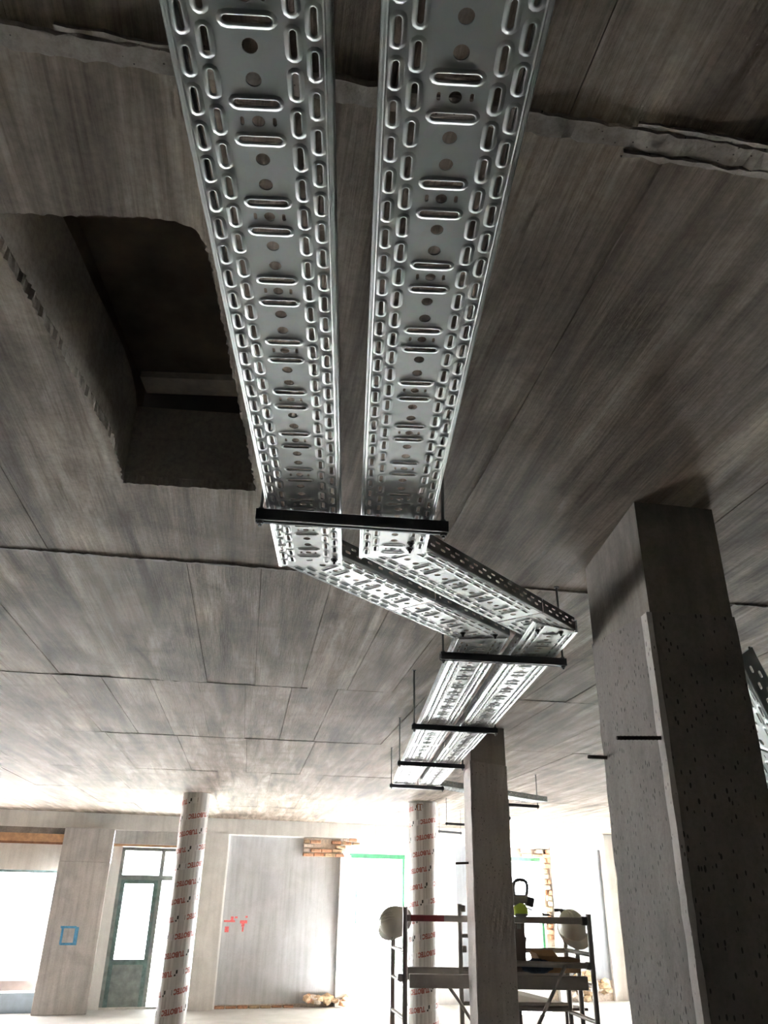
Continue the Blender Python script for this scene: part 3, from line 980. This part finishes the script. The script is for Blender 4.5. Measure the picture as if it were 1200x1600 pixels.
# loose tray leaning beside the near column, seen past its right edge
cm = cam.matrix_world.to_3x3()
ax = (cm @ Vector((.49, -.86, -.12))).normalized()
to_cam = (cm @ Vector((-.35, -.1, 1))).normalized()
perp = ax.cross(to_cam).normalized()
if (cm.inverted() @ perp).x > 0:
    perp = -perp                                     # perp points left/down in the view
to_cam = (to_cam - ax * to_cam.dot(ax)).normalized()
th = radians(58)
nb = (to_cam * cos(th) + perp * sin(th)).normalized()       # outward normal of the base
edge = cm @ (Vector(((1153 - 600) / 1200, -(1027 - 800) / 1200, -1)) * 2.6)
zl = -nb
xl = ax.cross(zl).normalized()
sc_ = 1.3
mx = Matrix(((xl.x, ax.x, zl.x, 0), (xl.y, ax.y, zl.y, 0), (xl.z, ax.z, zl.z, 0), (0, 0, 0, 1)))
# side towards the view's right is the one carrying the edge
if (cm.inverted() @ xl).x > 0:
    off = edge - xl * (TW * sc_)
else:
    off = edge
mx = Matrix.Translation(off) @ mx @ Matrix.Scale(sc_, 4)
length = (off.z - FL) / -ax.z / sc_ if ax.z < 0 else 2.0
tray('cable_tray', (0, 0, 0), 0, 0, 0, length - .12, length - .12, .05,
     'loose perforated tray leaning at a slant behind the right edge of the nearest column', None, matrix=mx)

# ------------------------------------------------------------------ trapeze hangers
GH = 'trapeze hangers carrying the trays'
def hanger(p0, p1, label, top=CE, rods=(True, True), zt=H - .003):
    a, b = Vector((*p0, 0)), Vector((*p1, 0))
    d = (b - a).normalized()
    L = (b - a).length
    r = empty('trapeze_hanger', (a.x, a.y, zt), atan2(d.y, d.x), label=label, cat='hanger', group=GH)
    w, h, t = .026, .030, .0022
    mb = MB()
    mb.box((0, 0, -t), (L, w, 0))
    mb.box((0, 0, -h), (L, t, -t))
    mb.box((0, w - t, -h), (L, w, -t))
    mb.box((0, t, -h), (L, t + .0055, -h + t))
    mb.box((0, w - t - .0055, -h), (L, w - t, -h + t))
    mb.box((0, t + .0035, -h + t), (L, t + .0055, -h + t + .004))
    mb.box((0, w - t - .0055, -h + t), (L, w - t - .0035, -h + t + .004))
    mb.build('strut_channel', M['strut'], r)
    for on, x in zip(rods, (.012, L - .012)):
        if not on:
            continue
        rb = MB().tube((x, w / 2, -h - .014), (x, w / 2, top - zt), .0042, 8).build('threaded_rod', M['zinc'], r)
        for z0, z1 in ((-h - .008, -h), (.0, .007)):
            n_ = MB().lathe([(.0085, z0), (.0085, z1)], 6, Matrix.Translation((x, w / 2, 0))).build('nut', M['zinc'], rb)
        MB().lathe([(.011, top - zt - .004), (.011, top - zt)], 10, Matrix.Translation((x, w / 2, 0))).build('ceiling_anchor', M['zinc'], rb)
    return r
hanger((-.261, 1.758), (.234, 1.796), 'nearest dark steel hanger bar crossing under both long overhead trays')
hanger((.348, 3.000), (.869, 3.045), 'dark hanger bar just after the slanting bend in the trays')
hanger((.350, 4.475), (.853, 4.545), 'dark hanger bar halfway along the far straight trays, touching the top of the scaffold column')
hanger((.354, 5.875), (.858, 5.975), 'dark hanger bar just left of the column in front of the scaffold, second last')
hanger((.366, 7.215), (.861, 7.350), 'last dark hanger bar, where the straight trays end above the right round column')
hanger((1.55, 8.58), (2.052, 8.745), 'far hanger bar under the tray branching off behind the square column')
hanger((1.55, 10.05), (2.03, 10.22), 'far bare hanger bar of which only its right end shows past the square column')
hanger((1.341, 11.25), (1.83, 11.47), 'far empty hanger bar between the round column and the square column, upper one')
hanger((1.409, 12.75), (1.80, 13.05), 'farthest empty hanger bar, low beside the right round column')

# ------------------------------------------------------------------ round columns in printed film
def text_mesh(word, size):
    cu = bpy.data.curves.new('print', 'FONT')
    cu.body = word
    cu.size = size
    cu.offset = size * .06
    cu.align_x = 'LEFT'
    cu.resolution_u = 2
    ob = bpy.data.objects.new('print', cu)
    COL.objects.link(ob)
    dg = bpy.context.evaluated_depsgraph_get()
    me = bpy.data.meshes.new_from_object(ob.evaluated_get(dg))
    vs = [v.co.copy() for v in me.vertices]
    fs = [tuple(p.vertices) for p in me.polygons]
    bpy.data.objects.remove(ob)
    bpy.data.meshes.remove(me)
    bpy.data.curves.remove(cu)
    return vs, fs
TVS, TFS = text_mesh('TUBOTEC', .080)
tx0, tx1 = min(v.x for v in TVS), max(v.x for v in TVS)
tz0, tz1 = min(v.y for v in TVS), max(v.y for v in TVS)
TXS = .265 / (tx1 - tx0)
def round_column(x, y, rad, pitch, s_off, z_off, label, lab_strip):
    r = empty('round_column', (x, y, FL), label=label, cat='column', kind='thing')
    mb = MB()
    n = 48
    prof = [(rad * 1.0 + .0012 * sin(k * 1.7), CE - FL + .01 - (CE - FL + .01) * k / 30) for k in range(31)][::-1]
    mb.lathe(prof, n)
    film = mb.build('film_wrap', M['film'], r)
    red, blk, wht = MB(), MB(), MB()
    circ = 2 * pi * rad
    def wrap(s, t, dr):                  # s along the helix, t across it
        a = -pi / 2 + s / rad
        z = (s / circ) * pitch + t
        return ((rad + dr) * cos(a), (rad + dr) * sin(a), z)
    turns = int((CE - FL) / pitch) + 2
    s = s_off
    top = CE - FL - .03
    h = tz1 - tz0
    def quad(mbx, s0, s1, t0, t1, dr):
        k = 5
        lo = [wrap(s0 + (s1 - s0) * i / k, t0, dr) for i in range(k + 1)]
        hi = [wrap(s0 + (s1 - s0) * i / k, t1, dr) for i in range(k + 1)]
        mbx.strip(lo, hi, True)
    while s < circ * turns:
        z0 = (s / circ) * pitch + z_off
        if .05 < z0 < top - h - .07:
            g = MB()
            quad(g, s - .02, s + .275, z_off - .008, z_off + h + .008, .0016)
            quad(g, s + .340, s + .402, z_off - .006, z_off + h + .006, .0016)
            ground = g.build('printed_band', M['white_ink'], r)
            w = MB()
            w.add([wrap(s + .265 - (v.x - tx0) * TXS, z_off + (tz1 - v.y), .0024) for v in TVS], TFS)     # upside down
            w.build('printed_word', M['red_ink'], ground)
            k = MB()
            k.strip([wrap(s + q, z_off + t, .0024) for q, t in ((.287, .002), (.307, .002), (.3075, .024), (.328, .028))],
                    [wrap(s + q, z_off + t, .0024) for q, t in ((.287, .022), (.3065, .022), (.307, h), (.328, h))])
            k.build('printed_logo', M['black_ink'], ground)
            k = MB()
            quad(k, s + .404, s + .409, z_off + .006, z_off + h - .006, .0024)
            k.build('printed_bar', M['black_ink'], ground)
        s += .43
    if lab_strip:
        b_ = MB()
        for s0, s1, t0, t1 in ((-.10, -.085, -.13, -.04), (-.10, -.02, -.05, -.04), (-.10, -.03, -.13, -.122), (-.06, -.045, -.13, -.04)):
            k = 4
            lo = [((rad + .0025) * cos(-pi / 2 + (s0 + (s1 - s0) * i / k) / rad), (rad + .0025) * sin(-pi / 2 + (s0 + (s1 - s0) * i / k) / rad), CE - FL + t0) for i in range(k + 1)]
            hi = [(p[0], p[1], CE - FL + t1) for p in lo]
            b_.strip(lo, hi)
        b_.build('sticker', M['timber_dark'], r)
        MB().lathe([(rad + .010, CE - FL - .022), (rad + .012, CE - FL)], 40, None, True, True).build('collar', M['wall_pier'], r)
    return r
round_column(-2.11, 11.40, .186, .203, .10, .05, 'left round column wrapped in shiny grey film with red upside-down print', False)
round_column(1.076, 11.90, .196, .205, .05, .06, 'right round column in printed film, standing behind the scaffold tower', True)

# ------------------------------------------------------------------ scaffold tower
YN, YF = 7.0, 7.6
sf = empty('scaffold_tower', (1.2, 7.3, FL), label='low aluminium scaffold tower with red marked rails behind the square column', cat='scaffold')
def sp(name, mat, fn, parent=None):
    mb = MB()
    fn(mb)
    if parent is None:
        return at(sf, name, mb, mat)
    o = mb.build(name, mat, parent)
    o.matrix_parent_inverse = sf.matrix_basis.inverted()
    return o
def post(x, y, zt, r=.021):
    o = sp('post', M['alu'], lambda m: m.tube((x, y, FL + .12), (x, y, zt), r, 12))
    c = MB()
    c.tube((x - .015, y, FL + .055), (x + .015, y, FL + .055), .055, 16)
    c.box((x - .022, y - .03, FL + .06), (x + .022, y + .03, FL + .13))
    at(sf, 'castor', c, M['dark'])
post(.487, YN, -.105); post(1.985, YN, -.135)
post(.425, YF, -.20); post(2.03, YF, -.28); post(1.01, YF, -.083); post(1.93, YF, -.125)
post(1.36, YN + .02, -.20, .019)
def rung(p0, p1, r=.016):
    sp('rung', M['alu'], lambda m: m.tube(p0, p1, r, 10))
for z in (-.415, -.63, -.87, -1.12, -1.37, -1.6):
    rung((.487, YN, z), (.425, YF, z - .01))
    rung((1.985, YN, z - .01), (1.93, YF, z - .01))
for z in (-.33, -.58, -.83, -1.08):
    rung((1.01, YF, z), (1.93, YF, z)) if z < -.7 else rung((1.01, YF, z), (1.36, YF, z))
sp('guard_rail', M['alu'], lambda m: m.box((.50, YN - .02, -.208), (1.97, YN + .018, -.160), None, .004))
sp('rail_sleeve', M['red'], lambda m: m.box((.53, YN - .0225, -.205), (.80, YN - .0195, -.163)))
sp('rail_end', M['dark'], lambda m: m.box((1.925, YN - .03, -.215), (1.965, YN + .03, -.152), None, .006))
sp('mid_rail', M['alu'], lambda m: m.tube((1.30, YF, -.435), (1.93, YF, -.43), .02, 10))
sp('mid_rail', M['alu'], lambda m: m.tube((.50, YN, -.49), (1.97, YN, -.505), .019, 10) if False else m.tube((1.30, YN, -.49), (1.97, YN, -.50), .021, 10))
def clampf(x, y, z):
    def f(m):
        m.box((x - .02, y - .028, z - .026), (x + .02, y + .028, z + .026), None, .006)
        m.tube((x - .008, y - .05, z + .012), (x - .008, y - .02, z + .012), .009, 6)
    return f
for c in ((1.01 + .03, YF - .01, -.12), (1.01 + .03, YF - .01, -.43), (1.95, YN, -.50), (.45, YN + .02, -.60)):
    sp('clamp', M['alu'], clampf(*c))
pf = sp('platform', M['alu'], lambda m: (m.box((.52, YN - .03, -.665), (1.93, YN + .01, -.57), None, .004), m.box((.52, YF - .01, -.665), (1.95, YF + .03, -.57), None, .004)))
sp('deck', M['board'], lambda m: m.box((.52, YN, -.585), (1.95, YF, -.565)), pf)
sp('edge_profile', M['alu'], lambda m: (m.box((.55, YN - .036, -.598), (1.35, YN - .028, -.588)), m.box((.55, YN - .036, -.56), (1.95, YN - .02, -.548))), pf)
sp('end_sleeve', M['red'], lambda m: m.box((1.76, YN - .04, -.662), (1.92, YN - .028, -.592), None, .004), pf)
sp('lock_knob', M['dark'], lambda m: (m.tube((.66, YN - .05, -.62), (.66, YN - .028, -.62), .022, 12), m.tube((.77, YN - .045, -.62), (.77, YN - .028, -.62), .016, 12), m.box((.60, YN - .045, -.632), (.78, YN - .034, -.618))), pf)
sp('bracket', M['timber'], lambda m: m.box((.505, YN - .035, -.70), (.575, YN - .025, -.60), None, .01), pf)
sp('brace', M['alu'], lambda m: m.path([(.827, YN - .01, -.65), (.91, YN - .01, -.75), (1.02, YN - .01, -.90), (1.3, YN - .01, -1.35)], .012, 8))
sp('brace', M['alu'], lambda m: m.tube((1.76, YN - .02, -.50), (1.42, YN - .02, -1.05), .014, 8))
sp('base_rail', M['alu'], lambda m: m.tube((1.30, YF, -.86), (1.93, YF, -.86), .02, 10))

# ------------------------------------------------------------------ things on and around the scaffold
def hard_hat(x, y, z, tilt, label):
    m_ = Matrix.Translation((x, y, z)) @ tilt
    r = empty('hard_hat', label=label, cat='hard hat', group='white hard hats on the scaffold')
    r.matrix_basis = m_
    mb = MB()
    prof = [(.128, 0), (.127, .03), (.120, .065), (.105, .100), (.080, .128), (.045, .143), (.012, .148)]
    n = 28
    mb.lathe(prof, n, Matrix.Diagonal((1.12, .92, 1, 1)), False, True)
    mb.build('shell', M['hat'], r)
    mb = MB()
    lo, hi = [], []
    for i in range(n + 1):
        a = 2 * pi * i / n
        e = .012 + (.055 * max(0, cos(a)) ** 2)
        lo.append((.140 * cos(a), .115 * sin(a), .004))
        hi.append(((.143 + e) * cos(a), (.117 + e * .7) * sin(a), -.010 - .012 * max(0, cos(a))))
    mb.strip(lo, hi, True)
    mb.strip([(p[0], p[1], p[2] - .005) for p in lo], [(p[0], p[1], p[2] - .005) for p in hi], True)
    mb.build('brim', M['hat'], r)
    mb = MB()
    for w in (-.03, 0, .03):
        pts = [(.13 * cos(t) * .98, w * .8, .152 * sin(t) + .002) for t in [radians(25 + 130 * k / 10) for k in range(11)]]
        for a, b in zip(pts, pts[1:]):
            mb.tube(a, b, .006, 6)
    mb.build('crown_rib', M['hat'], r)
    mb = MB()
    pts = [(.06, .108, 0), (.04, .09, -.07), (0, .0, -.115), (.04, -.09, -.07), (.06, -.108, 0)]
    for a, b in zip(pts, pts[1:]):
        mb.tube(a, b, .006, 6)
    mb.build('chin_strap', M['dark'], r)
    MB().lathe([(.112, .012), (.112, .045)], 24, Matrix.Diagonal((1.1, .9, 1, 1)), False, False).build('headband', M['dark'], r)
    return r
def aim(cx, cy_, cz, spin=0):
    return Vector((cx, cy_, cz)).to_track_quat('Z', 'Y').to_matrix().to_4x4() @ Matrix.Rotation(radians(spin), 4, 'Z')
hard_hat(.445, 7.49, -.232, aim(-.62, -.72, .30, 200), 'cream hard hat hung on the left end post of the scaffold')
hard_hat(1.975, 7.50, -.262, aim(-.12, -.62, .80, -70), 'white hard hat hung on the right end of the scaffold beside the hammer')

hm = empty('claw_hammer', (1.90, 7.56, -.125), radians(-8), label='dark claw hammer hooked over the top of a scaffold post', cat='hammer')
mb = MB()
mb.tube((-.055, 0, .005), (-.02, 0, .008), .014, 10)
mb.tube((-.02, 0, .008), (.02, 0, .008), .010, 10)
for dy in (-.006, .006):
    mb.path([(.02, dy, .008), (.05, dy * 1.4, .006), (.075, dy * 1.6, -.012), (.088, dy * 1.7, -.035)], .005, 6)
mb.build('hammer_head', M['bolt'], hm)
MB().path([(.0, 0, .005), (.06, -.01, -.06), (.085, -.012, -.14), (.09, -.014, -.22)], .011, 8).build('handle', M['dark'], hm)

tl = empty('power_tool', (1.44, YN, -.158), label='grey and lime green power tool with a loop handle resting on the scaffold guard rail', cat='tool')
def tp(name, mat, fn):
    mb = MB()
    fn(mb)
    return mb.build(name, M[mat], tl)
loopc = [(-.055, .165), (-.060, .235), (-.045, .280), (-.005, .292), (.040, .284), (.055, .262), (.056, .215), (.045, .175)]
def tp(name, mat, fn):
    mb = MB()
    fn(mb)
    return mb.build(name, M[mat], tl)
tp('loop_handle', 'tool', lambda m: m.path([(x, 0, z - .022) for x, z in loopc], .0135, 10))
def body(m):
    m.box((-.072, -.03, .092), (.055, .03, .158), None, .012)
    m.box((.02, -.036, -.035), (.082, .036, .035), Matrix.Translation((.02, 0, .118)) @ Matrix.Rotation(radians(14), 4, 'Y'), .008)
    m.box((-.075, -.028, .075), (-.018, .028, .15), None, .01)
tp('body', 'tool', body)
tp('lime_housing', 'lime', lambda m: m.lathe([(.062, .005), (.064, .035), (.058, .062), (.042, .085), (.020, .098)], 22, Matrix.Translation((-.012, 0, 0))))
tp('dark_base', 'tool', lambda m: m.lathe([(.045, -.001), (.056, .006), (.056, .02)], 22, Matrix.Translation((-.012, -.012, 0))))
tp('rod', 'zinc', lambda m: (m.tube((.045, 0, .06), (.085, 0, .045), .006, 8), m.tube((.085, 0, .045), (.26, 0, .002), .0035, 8), m.box((.165, -.004, .004), (.225, .004, .022))))

cs = empty('tool_case', (1.46, 7.25, -.565), label='tall narrow dark brown case standing on the scaffold deck under the power tool', cat='case')
at(cs, 'body', MB().box((1.40, 7.2, -.565), (1.50, 7.36, -.215), None, .008), M['case'])
at(cs, 'lid', MB().box((1.398, 7.198, -.235), (1.502, 7.362, -.20), None, .006), M['case'])
at(cs, 'latch', MB().box((1.435, 7.192, -.255), (1.465, 7.20, -.215)), M['zinc'])
bk = empty('grey_bucket', (1.49, 7.485, -.565), label='small grey tapered bucket on the scaffold deck beside the brown case', cat='bucket')
at(bk, 'pail', MB().lathe([(.055, 0), (.075, .225), (.082, .23), (.082, .24), (.074, .24), (.072, .228), (.052, .01)], 24, Matrix.Translation((1.49, 7.485, -.565)), True, True), M['alu'])
at(bk, 'handle', MB().path([(1.49 + .078 * cos(t), 7.485, -.335 - .06 * sin(t)) for t in [pi * k / 8 for k in range(9)]], .003, 6), M['zinc'])

bx = empty('cardboard_box', (1.755, 7.29, -.565), radians(4), label='open brown cardboard box on the scaffold deck behind the red sleeve', cat='box')
mb = MB()
for lo, hi in (((-.17, -.12, 0), (.17, .12, .005)), ((-.17, -.12, 0), (.17, -.115, .10)), ((-.17, .115, 0), (.17, .12, .10)), ((-.17, -.115, 0), (-.165, .115, .10)), ((.165, -.115, 0), (.17, .115, .10))):
    mb.box(lo, hi)
mb.build('body', M['card'], bx)
for (a, b, c, d) in (((-.17, .118, .10), (.06, .118, .10), (.03, .15, .145), (-.16, .15, .145)), ((-.168, -.12, .10), (-.168, .12, .10), (-.19, .11, .135), (-.19, -.11, .135))):
    MB().add([a, b, c, d] + [(p[0], p[1], p[2] + .004) for p in (a, b, c, d)], [(0, 1, 2, 3), (7, 6, 5, 4), (0, 4, 5, 1), (1, 5, 6, 2), (2, 6, 7, 3), (3, 7, 4, 0)]).build('flap', M['card'], bx)

bg = empty('cloth_bag', (1.555, 7.10, -.563), label='dark navy bag lying on the scaffold deck against the cardboard box', cat='bag')
bm = bmesh.new()
bmesh.ops.create_icosphere(bm, subdivisions=3, radius=1.0)
rb = random.Random(5)
for v in bm.verts:
    x, y, z = v.co
    f = 1 + .08 * sin(9 * x + 3 * z) + .05 * sin(13 * y + 5 * x) + rb.uniform(-.015, .015)
    v.co = Vector((x * .125 * f, y * .07 * f, max(-.045, z * .055 * f) + .045))
bm.verts.index_update()
MB().add([v.co.copy() for v in bm.verts], [tuple(v.index for v in f.verts) for f in bm.faces], True).build('body', M['navy'], bg)
bm.free()
MB().path([(-.08, -.05, .07), (-.05, -.075, .10), (.02, -.078, .10), (.06, -.05, .075)], .007, 6).build('handle', M['navy'], bg)
td = empty('cordless_drill', (1.34, 7.10, -.565), label='dark cordless drill lying on the scaffold deck next to the navy bag', cat='drill')
MB().tube((-.05, 0, .03), (.05, 0, .03), .028, 12).tube((.05, 0, .035), (.085, 0, .035), .020, 12).tube((.085, 0, .035), (.12, 0, .035), .006, 8).build('body', M['case'], td)
MB().box((-.045, -.02, .0), (-.005, .02, .02), None, .004).box((-.06, .02, .004), (-.0, .085, .04), None, .008).build('handle', M['bolt'], td)
pb = empty('plaster_board', (1.70, 8.2, FL), label='white sheet of board resting on a dark trestle behind the scaffold', cat='board')
mb = MB()
q = [(1.30, 7.9, -.90), (2.16, 7.9, -.90), (1.76, 8.7, -.86), (1.30, 8.7, -.80)]
at(pb, 'sheet', mb.add([(a, b, c) for a, b, c in q] + [(a, b, c + .013) for a, b, c in q], [(3, 2, 1, 0), (4, 5, 6, 7), (0, 1, 5, 4), (1, 2, 6, 5), (2, 3, 7, 6), (3, 0, 4, 7)]), M['board'])
at(pb, 'front_edge', MB().box((1.30, 7.885, -.905), (2.16, 7.90, -.885)), M['case'])
for x, y in ((1.4, 8.0), (2.0, 8.0), (1.4, 8.6), (1.7, 8.6)):
    at(pb, 'leg', MB().tube((x, y, FL), (x, y, -.885), .018, 8), M['case'])
